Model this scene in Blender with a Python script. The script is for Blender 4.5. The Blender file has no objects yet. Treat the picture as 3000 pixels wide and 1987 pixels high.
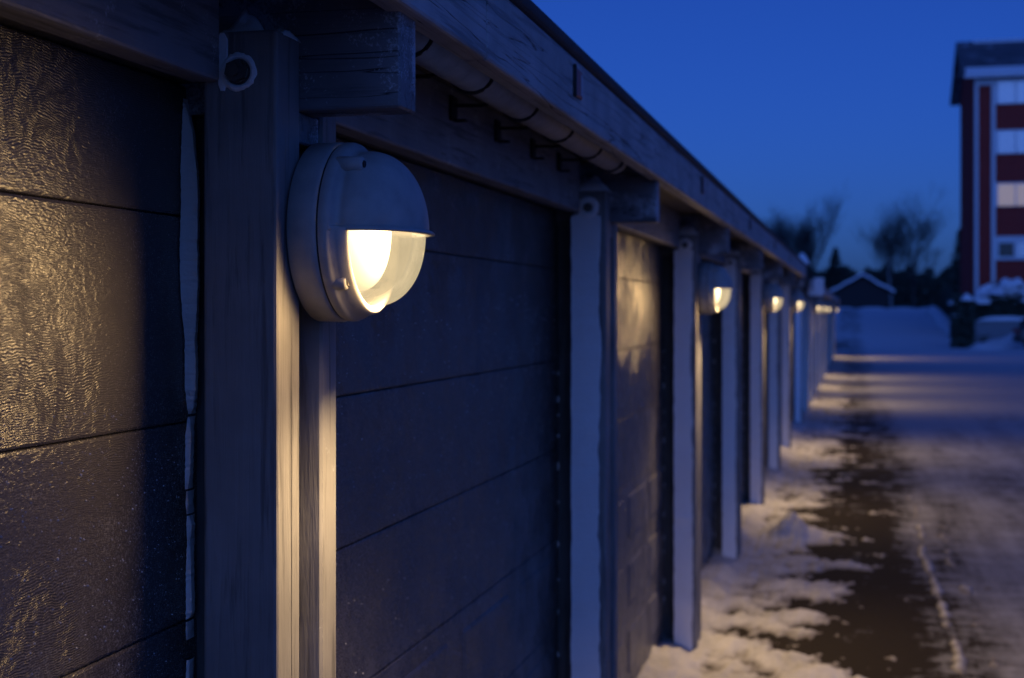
import bpy, bmesh, math, random
from mathutils import Vector, noise
random.seed(7)
R = math.radians
scene = bpy.context.scene
C = scene.collection

# ------------------------------------------------------------------ camera
PSI = R(13.587)
CAM = Vector((0, 0, 1.75))
cd = bpy.data.cameras.new('camera')
cam = bpy.data.objects.new('camera', cd); C.objects.link(cam)
cam.location = CAM
cam.rotation_euler = (R(90), 0, PSI)
cd.sensor_width = 36; cd.lens = 50
cd.shift_y = -(1987 / 2 - 912) / 3000
cd.clip_start = 0.05; cd.clip_end = 2000
cd.dof.use_dof = True; cd.dof.focus_distance = 2.08; cd.dof.aperture_fstop = 5.0
scene.camera = cam

# ------------------------------------------------------------------ sky (blue hour, sun below the horizon behind the camera)
w = bpy.data.worlds.new('World'); scene.world = w; w.use_nodes = True
nt = w.node_tree; nt.nodes.clear()
out = nt.nodes.new('ShaderNodeOutputWorld'); bg = nt.nodes.new('ShaderNodeBackground')
sky = nt.nodes.new('ShaderNodeTexSky'); sky.sky_type = 'NISHITA'; sky.sun_disc = False
sky.sun_elevation = R(29); sky.sun_rotation = R(170)
sky.air_density = 1.0; sky.dust_density = 1.9; sky.ozone_density = 10.0
hs = nt.nodes.new('ShaderNodeHueSaturation'); hs.inputs['Saturation'].default_value = 1.0
tint = nt.nodes.new('ShaderNodeMix'); tint.data_type = 'RGBA'; tint.blend_type = 'MULTIPLY'
tint.inputs[0].default_value = 1.0
tint.inputs[7].default_value = (0.128, 0.262, 0.715, 1)
nt.links.new(sky.outputs[0], hs.inputs['Color']); nt.links.new(hs.outputs[0], tint.inputs[6])
nt.links.new(tint.outputs[2], bg.inputs[0]); bg.inputs[1].default_value = 0.10
nt.links.new(bg.outputs[0], out.inputs[0])

vs = scene.view_settings
vs.view_transform = 'Standard'; vs.look = 'None'; vs.gamma = 1; vs.exposure = 0.0; vs.use_curve_mapping = False
cy = scene.cycles
cy.use_denoising = True
cy.max_bounces = 5; cy.diffuse_bounces = 3; cy.glossy_bounces = 2; cy.transmission_bounces = 4; cy.transparent_max_bounces = 8
cy.use_adaptive_sampling = True; cy.adaptive_threshold = 0.02
cy.caustics_reflective = False; cy.caustics_refractive = False
cy.sample_clamp_indirect = 4.0

# ------------------------------------------------------------------ material helpers
def newmat(name):
    m = bpy.data.materials.new(name); m.use_nodes = True
    n = m.node_tree.nodes; b = n.get('Principled BSDF')
    return m, m.node_tree, b
def N(t, typ, **kw):
    n = t.nodes.new(typ)
    for k, v in kw.items(): setattr(n, k, v)
    return n
def L(t, a, b): t.links.new(a, b)
def pos(t, scale=(1, 1, 1)):
    g = N(t, 'ShaderNodeNewGeometry'); mp = N(t, 'ShaderNodeMapping')
    mp.inputs['Scale'].default_value = scale
    L(t, g.outputs['Position'], mp.inputs['Vector']); return mp.outputs[0]
def nz(t, vec, scale, detail=4, rough=0.55, dist=0.0):
    n = N(t, 'ShaderNodeTexNoise'); n.inputs['Scale'].default_value = scale
    n.inputs['Detail'].default_value = detail; n.inputs['Roughness'].default_value = rough
    n.inputs['Distortion'].default_value = dist
    L(t, vec, n.inputs['Vector']); return n.outputs['Fac']
def ramp(t, fac, stops):
    r = N(t, 'ShaderNodeValToRGB'); e = r.color_ramp.elements
    while len(e) < len(stops): e.new(0.5)
    for i, (p, c) in enumerate(stops):
        e[i].position = p; e[i].color = (c if len(c) == 4 else (*c, 1)) if isinstance(c, tuple) else (c, c, c, 1)
    L(t, fac, r.inputs[0]); return r.outputs[0]
def mixc(t, fac, a, b):
    m = N(t, 'ShaderNodeMix', data_type='RGBA')
    if isinstance(fac, float): m.inputs[0].default_value = fac
    else: L(t, fac, m.inputs[0])
    for s, v in ((6, a), (7, b)):
        if isinstance(v, tuple): m.inputs[s].default_value = (*v, 1)
        else: L(t, v, m.inputs[s])
    return m.outputs[2]
def mth(t, op, a, b=None):
    m = N(t, 'ShaderNodeMath', operation=op)
    for i, v in enumerate((a, b)):
        if v is None: continue
        if isinstance(v, (int, float)): m.inputs[i].default_value = v
        else: L(t, v, m.inputs[i])
    return m.outputs[0]
def bump(t, b, h, strength, dist):
    n = N(t, 'ShaderNodeBump'); n.inputs['Strength'].default_value = strength; n.inputs['Distance'].default_value = dist
    L(t, h, n.inputs['Height']); L(t, n.outputs[0], b.inputs['Normal'])

def wood(name, col, grain, frost=0.0, frost_scale=7.0, rough=0.6, crack=0.0):
    """painted timber; grain = noise scale per axis (small along the fibres)"""
    m, t, b = newmat(name)
    g = nz(t, pos(t, grain), 1.0, 6, 0.6, 0.3)
    blot = nz(t, pos(t), 6.0, 4)
    base = mixc(t, ramp(t, blot, [(0.3, 0.0), (0.7, 1.0)]), tuple(c * 0.75 for c in col), tuple(min(1, c * 1.2) for c in col))
    dark = ramp(t, g, [(0.36, 0.0), (0.47, 1.0)])
    base = mixc(t, dark, tuple(c * 0.55 for c in col), base)
    h = g
    if crack:
        ck = nz(t, pos(t, tuple(s * 0.22 for s in grain)), 1.0, 3, 0.5, 1.2)
        line = mth(t, 'ABSOLUTE', mth(t, 'SUBTRACT', ck, 0.5))
        cm = ramp(t, line, [(0.0, 0.0), (crack, 1.0)])
        base = mixc(t, cm, (0.01, 0.01, 0.012), base)
        h = mth(t, 'MULTIPLY', g, cm)
    if frost:
        fn = nz(t, pos(t), frost_scale, 6, 0.7)
        fg = nz(t, pos(t), 260.0, 2, 0.6)
        fm = ramp(t, mth(t, 'ADD', fn, mth(t, 'MULTIPLY', mth(t, 'SUBTRACT', fg, 0.5), 0.35)), [(0.72 - frost * 0.3, 0.0), (0.82 - frost * 0.3, 1.0)])
        base = mixc(t, mth(t, 'MULTIPLY', fm, 0.75), base, (0.55, 0.58, 0.62))
    L(t, base, b.inputs['Base Color']); b.inputs['Roughness'].default_value = rough
    bump(t, b, h, 0.8, 0.003)
    return m

M = {}
M['post'] = wood('post_paint', (0.23, 0.226, 0.225), (60, 60, 3.5), 0.12, 9)
M['header'] = wood('header_paint', (0.24, 0.24, 0.25), (60, 4, 60), 0.36, 14)
M['rafter'] = wood('rafter_paint', (0.17, 0.17, 0.185), (3.5, 50, 50), 0.72, 7.5, crack=0.006)
M['fascia'] = wood('fascia_paint', (0.40, 0.40, 0.41), (60, 2.5, 60), 0.15, 6, crack=0.006)
M['deck'] = wood('deck_boards', (0.085, 0.065, 0.045), (30, 1.8, 30))
M['dark'] = wood('jamb_paint', (0.11, 0.108, 0.108), (60, 60, 4))

def door_mat():
    m, t, b = newmat('door_paint')
    p = pos(t)
    # embossed wood grain: long wavering ripples, broken up by rougher zones
    warp = N(t, 'ShaderNodeTexNoise'); warp.inputs['Scale'].default_value = 5.0; warp.inputs['Detail'].default_value = 3
    L(t, p, warp.inputs['Vector'])
    vm = N(t, 'ShaderNodeVectorMath', operation='SCALE'); vm.inputs['Scale'].default_value = 0.06
    L(t, warp.outputs['Color'], vm.inputs[0])
    va = N(t, 'ShaderNodeVectorMath', operation='ADD'); L(t, p, va.inputs[0]); L(t, vm.outputs[0], va.inputs[1])
    w2 = N(t, 'ShaderNodeTexNoise'); w2.inputs['Scale'].default_value = 45.0; w2.inputs['Detail'].default_value = 2
    L(t, p, w2.inputs['Vector'])
    vm2 = N(t, 'ShaderNodeVectorMath', operation='SCALE'); vm2.inputs['Scale'].default_value = 0.011
    L(t, w2.outputs['Color'], vm2.inputs[0])
    vb = N(t, 'ShaderNodeVectorMath', operation='ADD'); L(t, va.outputs[0], vb.inputs[0]); L(t, vm2.outputs[0], vb.inputs[1])
    wv = N(t, 'ShaderNodeTexWave', wave_type='BANDS', bands_direction='Z', wave_profile='SIN')
    wv.inputs['Scale'].default_value = 98.0; wv.inputs['Distortion'].default_value = 1.2
    wv.inputs['Detail'].default_value = 2; wv.inputs['Detail Scale'].default_value = 3.0
    L(t, vb.outputs[0], wv.inputs['Vector'])
    mp = N(t, 'ShaderNodeMapping'); mp.inputs['Scale'].default_value = (1, 0.45, 1); L(t, p, mp.inputs['Vector'])
    fine = nz(t, mp.outputs[0], 330.0, 3, 0.6)
    iso = nz(t, mp.outputs[0], 170.0, 2, 0.5, 0.6)
    zone = ramp(t, nz(t, p, 4.5, 3), [(0.42, 0.0), (0.60, 1.0)])
    rip = mth(t, 'ADD', mth(t, 'MULTIPLY', wv.outputs['Fac'], mth(t, 'SUBTRACT', 1.0, mth(t, 'MULTIPLY', zone, 0.75))), mth(t, 'MULTIPLY', iso, mth(t, 'ADD', 0.5, mth(t, 'MULTIPLY', zone, 1.6))))
    h = mth(t, 'ADD', mth(t, 'MULTIPLY', rip, 0.75), mth(t, 'MULTIPLY', fine, 0.45))
    bump(t, b, h, 0.9, 0.0011)
    # thin frost towards the lower sections, in grains
    sp = N(t, 'ShaderNodeSeparateXYZ'); L(t, p, sp.inputs[0])
    zz = N(t, 'ShaderNodeMapRange'); zz.inputs['From Min'].default_value = 1.75; zz.inputs['From Max'].default_value = 1.0
    L(t, sp.outputs['Z'], zz.inputs['Value'])
    fr = nz(t, p, 320.0, 3, 0.7); fb = nz(t, p, 9.0, 4, 0.6)
    fm = mth(t, 'ADD', mth(t, 'MULTIPLY', fr, 0.7), mth(t, 'ADD', mth(t, 'MULTIPLY', fb, 0.3), mth(t, 'MULTIPLY', zz.outputs[0], 0.12)))
    fm = ramp(t, fm, [(0.60, 0.0), (0.74, 1.0)])
    col = mixc(t, mth(t, 'MULTIPLY', fm, 0.55), (0.108, 0.100, 0.096), (0.38, 0.38, 0.39))
    L(t, col, b.inputs['Base Color'])
    L(t, ramp(t, fm, [(0.0, 0.27), (1.0, 0.6)]), b.inputs['Roughness'])
    b.inputs['Specular IOR Level'].default_value = 0.55
    return m
M['door'] = door_mat()

def snow_mat(name, col=(0.80, 0.82, 0.84), scale=30, dist=0.02, dirt=0.0):
    m, t, b = newmat(name)
    n1 = nz(t, pos(t), scale, 6, 0.65)
    c = col
    if dirt:
        n2 = nz(t, pos(t, (1.6, 1, 1)), 2.6, 8, 0.78)
        c = mixc(t, ramp(t, n2, [(0.35, 0.0), (0.75, 1.0)]), col, tuple(x * (1 - dirt) for x in col))
        L(t, c, b.inputs['Base Color'])
    else: b.inputs['Base Color'].default_value = (*col, 1)
    b.inputs['Roughness'].default_value = 0.75
    bump(t, b, n1, 0.6, dist)
    return m
M['snow'] = snow_mat('snow_fresh', (0.93, 0.93, 0.94), scale=220, dist=0.003)
M['frost'] = snow_mat('frost_crust', (0.90, 0.90, 0.91), 140, 0.006, 0.12)
M['landsnow'] = snow_mat('snow_land', (0.82, 0.83, 0.84), 3, 0.05, 0.15)
M['groundsnow'] = snow_mat('snow_trampled', (0.60, 0.59, 0.58), 14, 0.03, 0.55)
def thin_edges(m):
    """thin slush at the rim of the snow sheet lets the dirty ground through"""
    t = m.node_tree; b = t.nodes['Principled BSDF']; src = b.inputs['Base Color'].links[0].from_socket
    p = pos(t); sp = N(t, 'ShaderNodeSeparateXYZ'); L(t, p, sp.inputs[0])
    k = mth(t, 'ADD', sp.outputs['Z'], mth(t, 'MULTIPLY', mth(t, 'SUBTRACT', nz(t, p, 9.0, 6, 0.7), 0.5), 0.030))
    mr = N(t, 'ShaderNodeMapRange'); mr.inputs['From Min'].default_value = 0.0; mr.inputs['From Max'].default_value = 0.020; L(t, k, mr.inputs['Value'])
    L(t, mixc(t, mr.outputs[0], (0.13, 0.115, 0.10), src), b.inputs['Base Color'])
thin_edges(M['groundsnow'])

def plain(name, col, rough=0.5, metal=0.0, bscale=0, bdist=0.001):
    m, t, b = newmat(name)
    n1 = nz(t, pos(t), 25.0, 4)
    c = mixc(t, ramp(t, n1, [(0.3, 0.0), (0.7, 1.0)]), tuple(x * 0.85 for x in col), tuple(min(1, x * 1.12) for x in col))
    L(t, c, b.inputs['Base Color']); b.inputs['Roughness'].default_value = rough; b.inputs['Metallic'].default_value = metal
    if bscale: bump(t, b, nz(t, pos(t), bscale, 3), 0.4, bdist)
    return m
M['lamp'] = plain('lamp_enamel', (0.38, 0.372, 0.365), 0.55, 0, 500, 0.0004)
M['lamp_dark'] = plain('lamp_gasket', (0.02, 0.02, 0.02), 0.7)
M['steel'] = plain('steel_bolt', (0.16, 0.15, 0.14), 0.45, 0.8, 300)
M['screw'] = plain('screw_steel', (0.5, 0.48, 0.45), 0.3, 1.0)
M['reflector'] = plain('reflector_white', (0.8, 0.78, 0.72), 0.5)
M['pipe'] = plain('pipe_plastic', (0.40, 0.385, 0.36), 0.85, 0, 60, 0.001)
M['strap'] = plain('strap_black', (0.012, 0.012, 0.012), 0.6)
M['felt'] = plain('roof_felt', (0.05, 0.05, 0.06), 0.85, 0, 120, 0.003)
M['plate'] = plain('plate_red', (0.30, 0.02, 0.025), 0.4)
M['platepale'] = plain('plate_frost', (0.45, 0.45, 0.5), 0.6)
M['whitebox'] = plain('box_white', (0.78, 0.78, 0.78), 0.5)

def glass_mat(name, transp, ecol, es, gloss):
    """lit, slightly milky glass: lets the lamp's light through and glows a little itself"""
    m = bpy.data.materials.new(name); m.use_nodes = True; t = m.node_tree; t.nodes.clear()
    o = N(t, 'ShaderNodeOutputMaterial')
    tr = N(t, 'ShaderNodeBsdfTransparent'); tr.inputs[0].default_value = (1, 0.97, 0.92, 1)
    em = N(t, 'ShaderNodeEmission'); em.inputs[0].default_value = (*ecol, 1)
    n1 = nz(t, pos(t), 26.0, 4)
    L(t, mth(t, 'MULTIPLY', ramp(t, n1, [(0.3, 0.8), (0.7, 1.0)]), es), em.inputs[1])
    gl = N(t, 'ShaderNodeBsdfGlossy'); gl.inputs['Roughness'].default_value = 0.12
    m1 = N(t, 'ShaderNodeMixShader'); m1.inputs[0].default_value = transp
    L(t, em.outputs[0], m1.inputs[1]); L(t, tr.outputs[0], m1.inputs[2])
    fr = N(t, 'ShaderNodeFresnel'); fr.inputs[0].default_value = 1.3
    m2 = N(t, 'ShaderNodeMixShader'); L(t, mth(t, 'MULTIPLY', fr.outputs[0], gloss), m2.inputs[0])
    L(t, m1.outputs[0], m2.inputs[1]); L(t, gl.outputs[0], m2.inputs[2])
    L(t, m2.outputs[0], o.inputs[0]); m.cycles.emission_sampling = 'NONE'; return m
M['glass'] = glass_mat('lamp_glass', 0.62, (1.0, 0.80, 0.47), 1.05, 0.15)
M['glass_in'] = glass_mat('lamp_inner_glass', 0.70, (1.0, 0.80, 0.50), 0.62, 0.0)
def emit_mat(name, col, s):
    m = bpy.data.materials.new(name); m.use_nodes = True; t = m.node_tree; t.nodes.clear()
    o = N(t, 'ShaderNodeOutputMaterial'); e = N(t, 'ShaderNodeEmission')
    e.inputs[0].default_value = (*col, 1); e.inputs[1].default_value = s
    L(t, e.outputs[0], o.inputs[0]); return m
M['bulb'] = emit_mat('lamp_opal_glow', (1.0, 0.78, 0.46), 12.0)
bt_ = M['bulb'].node_tree; em_ = [n for n in bt_.nodes if n.type == 'EMISSION'][0]        # hotter in front of the bulb
tc_ = N(bt_, 'ShaderNodeTexCoord'); ds_ = N(bt_, 'ShaderNodeVectorMath', operation='DISTANCE'); ds_.inputs[1].default_value = (0.09, 0.0, 0.02)
L(bt_, tc_.outputs['Object'], ds_.inputs[0])
mr_ = N(bt_, 'ShaderNodeMapRange', interpolation_type='SMOOTHSTEP'); mr_.inputs['From Min'].default_value = 0.03; mr_.inputs['From Max'].default_value = 0.115
mr_.inputs['To Min'].default_value = 16.0; mr_.inputs['To Max'].default_value = 1.1
L(bt_, ds_.outputs['Value'], mr_.inputs['Value']); L(bt_, mr_.outputs[0], em_.inputs[1])

def asphalt():
    m, t, b = newmat('road_surface')
    p = pos(t); sp = N(t, 'ShaderNodeSeparateXYZ'); L(t, p, sp.inputs[0])
    fine = nz(t, p, 90.0, 3, 0.7)
    asp = mixc(t, fine, (0.012, 0.010, 0.008), (0.045, 0.037, 0.028))
    # packed snow film on the driven part of the road, in streaks along the driving direction
    streak = nz(t, pos(t, (3.2, 0.30, 1)), 1.0, 8, 0.72)
    patch = nz(t, pos(t, (1.0, 0.6, 1)), 2.0, 8, 0.75)
    mr = N(t, 'ShaderNodeMapRange'); mr.inputs['From Min'].default_value = 0.15; mr.inputs['From Max'].default_value = 0.8
    L(t, sp.outputs['X'], mr.inputs['Value'])
    blot = nz(t, pos(t, (0.7, 1.2, 1)), 4.0, 8, 0.72)
    f = mth(t, 'ADD', mth(t, 'MULTIPLY', streak, 0.70), mth(t, 'MULTIPLY', patch, 0.60))
    f = mth(t, 'ADD', f, mth(t, 'SUBTRACT', mth(t, 'ADD', mth(t, 'MULTIPLY', mr.outputs[0], 0.34), mth(t, 'MULTIPLY', mth(t, 'SUBTRACT', blot, 0.5), mth(t, 'SUBTRACT', 1.0, mth(t, 'MULTIPLY', mr.outputs[0], 0.55)))), 0.36))
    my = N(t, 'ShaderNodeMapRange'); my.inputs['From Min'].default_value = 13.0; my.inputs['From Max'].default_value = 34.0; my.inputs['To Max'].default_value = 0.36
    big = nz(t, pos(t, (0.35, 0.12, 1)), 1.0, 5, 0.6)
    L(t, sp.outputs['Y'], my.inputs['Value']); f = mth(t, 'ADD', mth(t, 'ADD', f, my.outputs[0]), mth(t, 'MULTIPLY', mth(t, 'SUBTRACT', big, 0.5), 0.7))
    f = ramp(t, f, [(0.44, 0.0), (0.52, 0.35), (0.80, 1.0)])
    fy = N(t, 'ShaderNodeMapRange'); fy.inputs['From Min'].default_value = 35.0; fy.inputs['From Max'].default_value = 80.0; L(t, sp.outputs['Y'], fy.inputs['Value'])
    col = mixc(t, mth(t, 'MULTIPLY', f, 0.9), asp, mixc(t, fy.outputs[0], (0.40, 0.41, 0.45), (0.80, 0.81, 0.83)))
    L(t, col, b.inputs['Base Color'])
    b.inputs['Roughness'].default_value = 0.9
    b.inputs['Specular IOR Level'].default_value = 0.06
    bump(t, b, mth(t, 'ADD', fine, f), 0.5, 0.008)
    return m
M['road'] = asphalt()

# ------------------------------------------------------------------ geometry helpers
ORG = {}
def tag(o, label=None, cat=None, group=None, kind=None):
    if label: o['label'] = label
    if cat: o['category'] = cat
    if group: o['group'] = group
    if kind: o['kind'] = kind
    return o
def empty(name, loc):
    o = bpy.data.objects.new(name, None); C.objects.link(o); o.location = loc; o.empty_display_size = 0.2
    ORG[o] = Vector(loc); return o
def mk(name, vf, mat, parent=None, origin=None, smooth=False):
    """mesh object from world-space verts/faces; origin = its own base point"""
    v, f = vf
    v = [Vector(p) for p in v]
    if origin is None:
        lo = [min(p[i] for p in v) for i in range(3)]; hi = [max(p[i] for p in v) for i in range(3)]
        origin = ((lo[0] + hi[0]) / 2, (lo[1] + hi[1]) / 2, lo[2])
    og = Vector(origin)
    me = bpy.data.meshes.new(name); me.from_pydata([p - og for p in v], [], f); me.update()
    me.materials.append(mat)
    if smooth:
        for p in me.polygons: p.use_smooth = True
    o = bpy.data.objects.new(name, me); C.objects.link(o)
    ORG[o] = og
    if parent: o.parent = parent; o.location = og - ORG[parent]
    else: o.location = og
    return o
def inst(src, parent, world_loc, name=None):
    o = src.copy(); C.objects.link(o); o.parent = parent
    o.location = Vector(world_loc) - (ORG[parent] if parent else Vector())
    ORG[o] = Vector(world_loc)
    if name: o.name = name
    return o
def copy_tree(o, parent=None, loc=None):
    c = o.copy(); C.objects.link(c); c.parent = parent
    if loc is not None: c.location = loc
    for ch in o.children: copy_tree(ch, c)
    return c
def bm_out(bm):
    bm.verts.index_update()
    v = [p.co.copy() for p in bm.verts]; f = [[q.index for q in p.verts] for p in bm.faces]
    bm.free(); return v, f
def box(x0, x1, y0, y1, z0, z1, bev=0.004, seg=1):
    bm = bmesh.new(); bmesh.ops.create_cube(bm, size=1)
    for p in bm.verts:
        p.co = Vector(((x0 + x1) / 2 + p.co.x * (x1 - x0), (y0 + y1) / 2 + p.co.y * (y1 - y0), (z0 + z1) / 2 + p.co.z * (z1 - z0)))
    if bev: bmesh.ops.bevel(bm, geom=bm.edges[:], offset=bev, segments=seg, affect='EDGES', profile=0.5)
    return bm_out(bm)
def join(*parts):
    V, Fc = [], []
    for v, f in parts:
        n = len(V); V += list(v); Fc += [[i + n for i in q] for q in f]
    return V, Fc
def tube(pts, rads, n=8, cap=True):
    V, Fc = [], []
    for i, p in enumerate(pts):
        p = Vector(p)
        d = (Vector(pts[min(i + 1, len(pts) - 1)]) - Vector(pts[max(i - 1, 0)])).normalized()
        a = d.orthogonal().normalized(); b = d.cross(a)
        r = rads[i] if isinstance(rads, (list, tuple)) else rads
        for k in range(n):
            t = 2 * math.pi * k / n
            V.append(p + a * r * math.cos(t) + b * r * math.sin(t))
    for i in range(len(pts) - 1):
        for k in range(n):
            Fc.append([i * n + k, i * n + (k + 1) % n, (i + 1) * n + (k + 1) % n, (i + 1) * n + k])
    if cap: Fc += [list(range(n))[::-1], list(range((len(pts) - 1) * n, len(pts) * n))]
    return V, Fc
def revolve_x(prof, n=64, a0=0, a1=2 * math.pi):
    """profile of (x, r) turned round the x axis; angle 0 = +z, growing towards -y"""
    full = abs(a1 - a0 - 2 * math.pi) < 1e-6
    V, Fc = [], []; m = n if full else n + 1
    for i in range(m):
        a = a0 + (a1 - a0) * i / n
        for x, r in prof: V.append((x, -r * math.sin(a), r * math.cos(a)))
    k = len(prof)
    for i in range(n):
        j = (i + 1) % m
        for q in range(k - 1): Fc.append([i * k + q, j * k + q, j * k + q + 1, i * k + q + 1])
    return V, Fc
def fn(x, y, z, s=1.0, o=4, H=1.0): return noise.fractal(Vector((x * s, y * s, z * s)), H, 2.0, o)

# ------------------------------------------------------------------ ground, road, ramp
def sheet(x0, x1, y0, y1, nx, ny, zf):
    V = []; Fc = []
    for j in range(ny + 1):
        for i in range(nx + 1):
            x = x0 + (x1 - x0) * i / nx; y = y0 + (y1 - y0) * j / ny; V.append((x, y, zf(x, y)))
    for j in range(ny):
        for i in range(nx): a = j * (nx + 1) + i; Fc.append([a, a + 1, a + nx + 2, a + nx + 1])
    return V, Fc
RAMP0, RAMP1, RAMPZ = 72.0, 112.0, 1.90
def ramp_z(y):
    k = min(1, max(0, (y - RAMP0) / (RAMP1 - RAMP0))); return RAMPZ * (k * k * (3 - 2 * k) * 0.35 + 0.65 * k)
def land(x, y):
    z = -0.03
    if y > 60: z += ramp_z(y) * 0.98
    if x > 8: z += 0.15 * fn(x, y, 0, 0.15)
    return z - 0.02
tag(mk('ground', sheet(-500, 500, -80, 900, 50, 240, land), M['landsnow'], None, (0, 0, 0), True), 'snow covered ground around the road and houses', kind='structure')
def roadz(x, y):
    z = ramp_z(y) if y > 60 else 0.0
    return z
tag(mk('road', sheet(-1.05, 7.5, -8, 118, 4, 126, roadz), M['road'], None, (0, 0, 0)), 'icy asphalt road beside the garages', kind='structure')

def ys_graded(a, b, s0, g):
    o = [a]; s = s0
    while o[-1] < b: o.append(o[-1] + s); s *= g
    return o
def snow_h(x, y):
    n1 = fn(x, y * 0.8, 0.3, 1.5, 5); n2 = fn(x * 0.9, y * 1.0, 5.1, 5.0, 5, 0.35); n3 = fn(x * 0.6, y * 0.22, 9.0, 1.0, 3)
    n4 = fn(x * 0.7, y * 1.1, 3.7, 2.4, 6, 0.5)
    edge = -0.16 + 0.26 * n3 + 0.16 * n1
    if y < 8.4: edge -= 0.06 * (8.4 - y)
    if 11.5 < y < 14.5: edge -= 0.10
    d = edge - x
    h = 0.024 * math.tanh(d / 0.26) + 0.030 * n4 + 0.020 * n2
    if x > 0.2: h -= 0.05 * (x - 0.2)
    far = max(0.0, min(1.0, (y - 11) / 8)) * 0.03
    if x > 0.30:                                                    # ridge thrown up along the wheel track
        rc = 0.50 + 0.05 * fn(0, y, 2.2, 0.5, 3)
        h = max(h, -0.024 - far + 0.034 * math.exp(-((x - rc) / 0.04) ** 2) + 0.012 * n4 + 0.016 * n2)
        h = max(h, -0.030 - far + 0.024 * math.exp(-((x - rc - 0.17) / 0.06) ** 2) + 0.020 * n4 + 0.020 * n2)
    if x < -0.72: h += 0.05 * min(1, (-0.72 - x) / 0.15)
    h += 0.13 * math.exp(-(((x + 0.50) / 0.13) ** 2 + ((y - 11.2) / 0.33) ** 2)) * (1 + 0.5 * n2)   # kicked-up heap
    return h
ysn = ys_graded(3.2, 62, 0.022, 1.009); nxs = 140
V = []; xs = [-1.02 + 1.85 * i / nxs for i in range(nxs + 1)]
for y in ysn:
    for x in xs: V.append((x, y, snow_h(x, y)))
Fc = []
for j in range(len(ysn) - 1):
    for i in range(nxs):
        a = j * (nxs + 1) + i; q = [a, a + 1, a + nxs + 2, a + nxs + 1]
        if max(V[k][2] for k in q) > -0.004: Fc.append(q)
used = sorted({i for q in Fc for i in q}); mp_ = {o: n for n, o in enumerate(used)}
tag(mk('snow', ([V[i] for i in used], [[mp_[i] for i in q] for q in Fc]), M['groundsnow'], None, (0, 0, 0), True),
    'trampled snow lying along the foot of the garage posts', 'snow', kind='stuff')

# ------------------------------------------------------------------ garage rows
PITCH = 2.69; P0 = 1.852; XF = -0.785                              # road-side face of the posts
XD = -0.967                                                        # door face
JOINTS = [2.085, 1.89, 1.585, 1.29, 0.995, 0.70, 0.405, 0.11, 0.02]
def panel_mesh(y0, y1, z0, z1, cassette):
    """one door section: rounded top and bottom edges, optional raised field"""
    g = 0.0007
    prof = [(-0.030, z0 + g), (-0.005, z0 + g), (-0.0016, z0 + g + 0.0012), (0.0, z0 + g + 0.0045), (0.0, z1 - g - 0.0045), (-0.0014, z1 - g - 0.001), (-0.0045, z1 - g), (-0.030, z1 - g)]
    V = []; Fc = []
    for y in (y0, y1):
        for dx, z in prof: V.append((XD + dx, y, z))
    k = len(prof)
    for i in range(k): Fc.append([i, (i + 1) % k, k + (i + 1) % k, k + i])
    Fc += [list(range(k))[::-1], list(range(k, 2 * k))]
    out = (V, Fc)
    if cassette:
        nb = 4; w_ = (y1 - y0) / nb
        for q in range(nb):
            a, b2 = y0 + w_ * q + 0.07, y0 + w_ * (q + 1) - 0.07
            out = join(out, box(XD - 0.014, XD + 0.006, a, b2, z0 + 0.05, z1 - 0.05, 0.013, 3))
    return out
def frost_slab(y, x0, x1, z0, z1, seed, thick=0.006, taper=0.0):
    """crust of frost on a post's camera-side face, with a ragged outline"""
    V = []; Fc = []; n = int((z1 - z0) / 0.009)
    for i in range(n + 1):
        z = z0 + (z1 - z0) * i / n
        a = x0 - 0.003 + 0.003 * fn(z, seed, 0, 22, 4); b2 = x1 - 0.006 * (1 + 1.2 * fn(z, seed, 7, 14, 4)) - 0.010 * fn(z, seed, 2, 1.6, 2)
        if i in (0, n): m_ = (a + b2) / 2; a, b2 = m_ - 0.25 * (b2 - a), m_ + 0.25 * (b2 - a)
        t1 = thick * (1 + 0.5 * fn(z, seed, 3, 14, 3))
        V += [(a, y + 0.002, z), (a + 0.001, y - t1, z), ((a + b2) / 2, y - t1 * (1 + 0.12 * fn(z, seed, 9, 25, 2)), z), (b2 - 0.0015, y - t1 * 0.9, z), (b2, y - 0.0004, z)]
    for i in range(n):
        for q in range(4): k = i * 5 + q; Fc.append([k, k + 1, k + 6, k + 5])
    return V, Fc
def lump(cx, cy, z, rx, ry, h, seed, sharp=2.0, n=14):
    V = []; Fc = []
    for j in range(n + 1):
        for i in range(n + 1):
            u = -1 + 2 * i / n; v = -1 + 2 * j / n
            e = max(0, 1 - abs(u) ** sharp) * max(0, 1 - abs(v) ** sharp)
            V.append((cx + rx * u, cy + ry * v, z - 0.004 + (h * e + 0.004 * (e > 0)) * (1 + 0.35 * fn(u, v, seed, 2.5, 3))))
    for j in range(n):
        for i in range(n): a = j * (n + 1) + i; Fc.append([a, a + 1, a + n + 2, a + n + 1])
    return V, Fc
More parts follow.
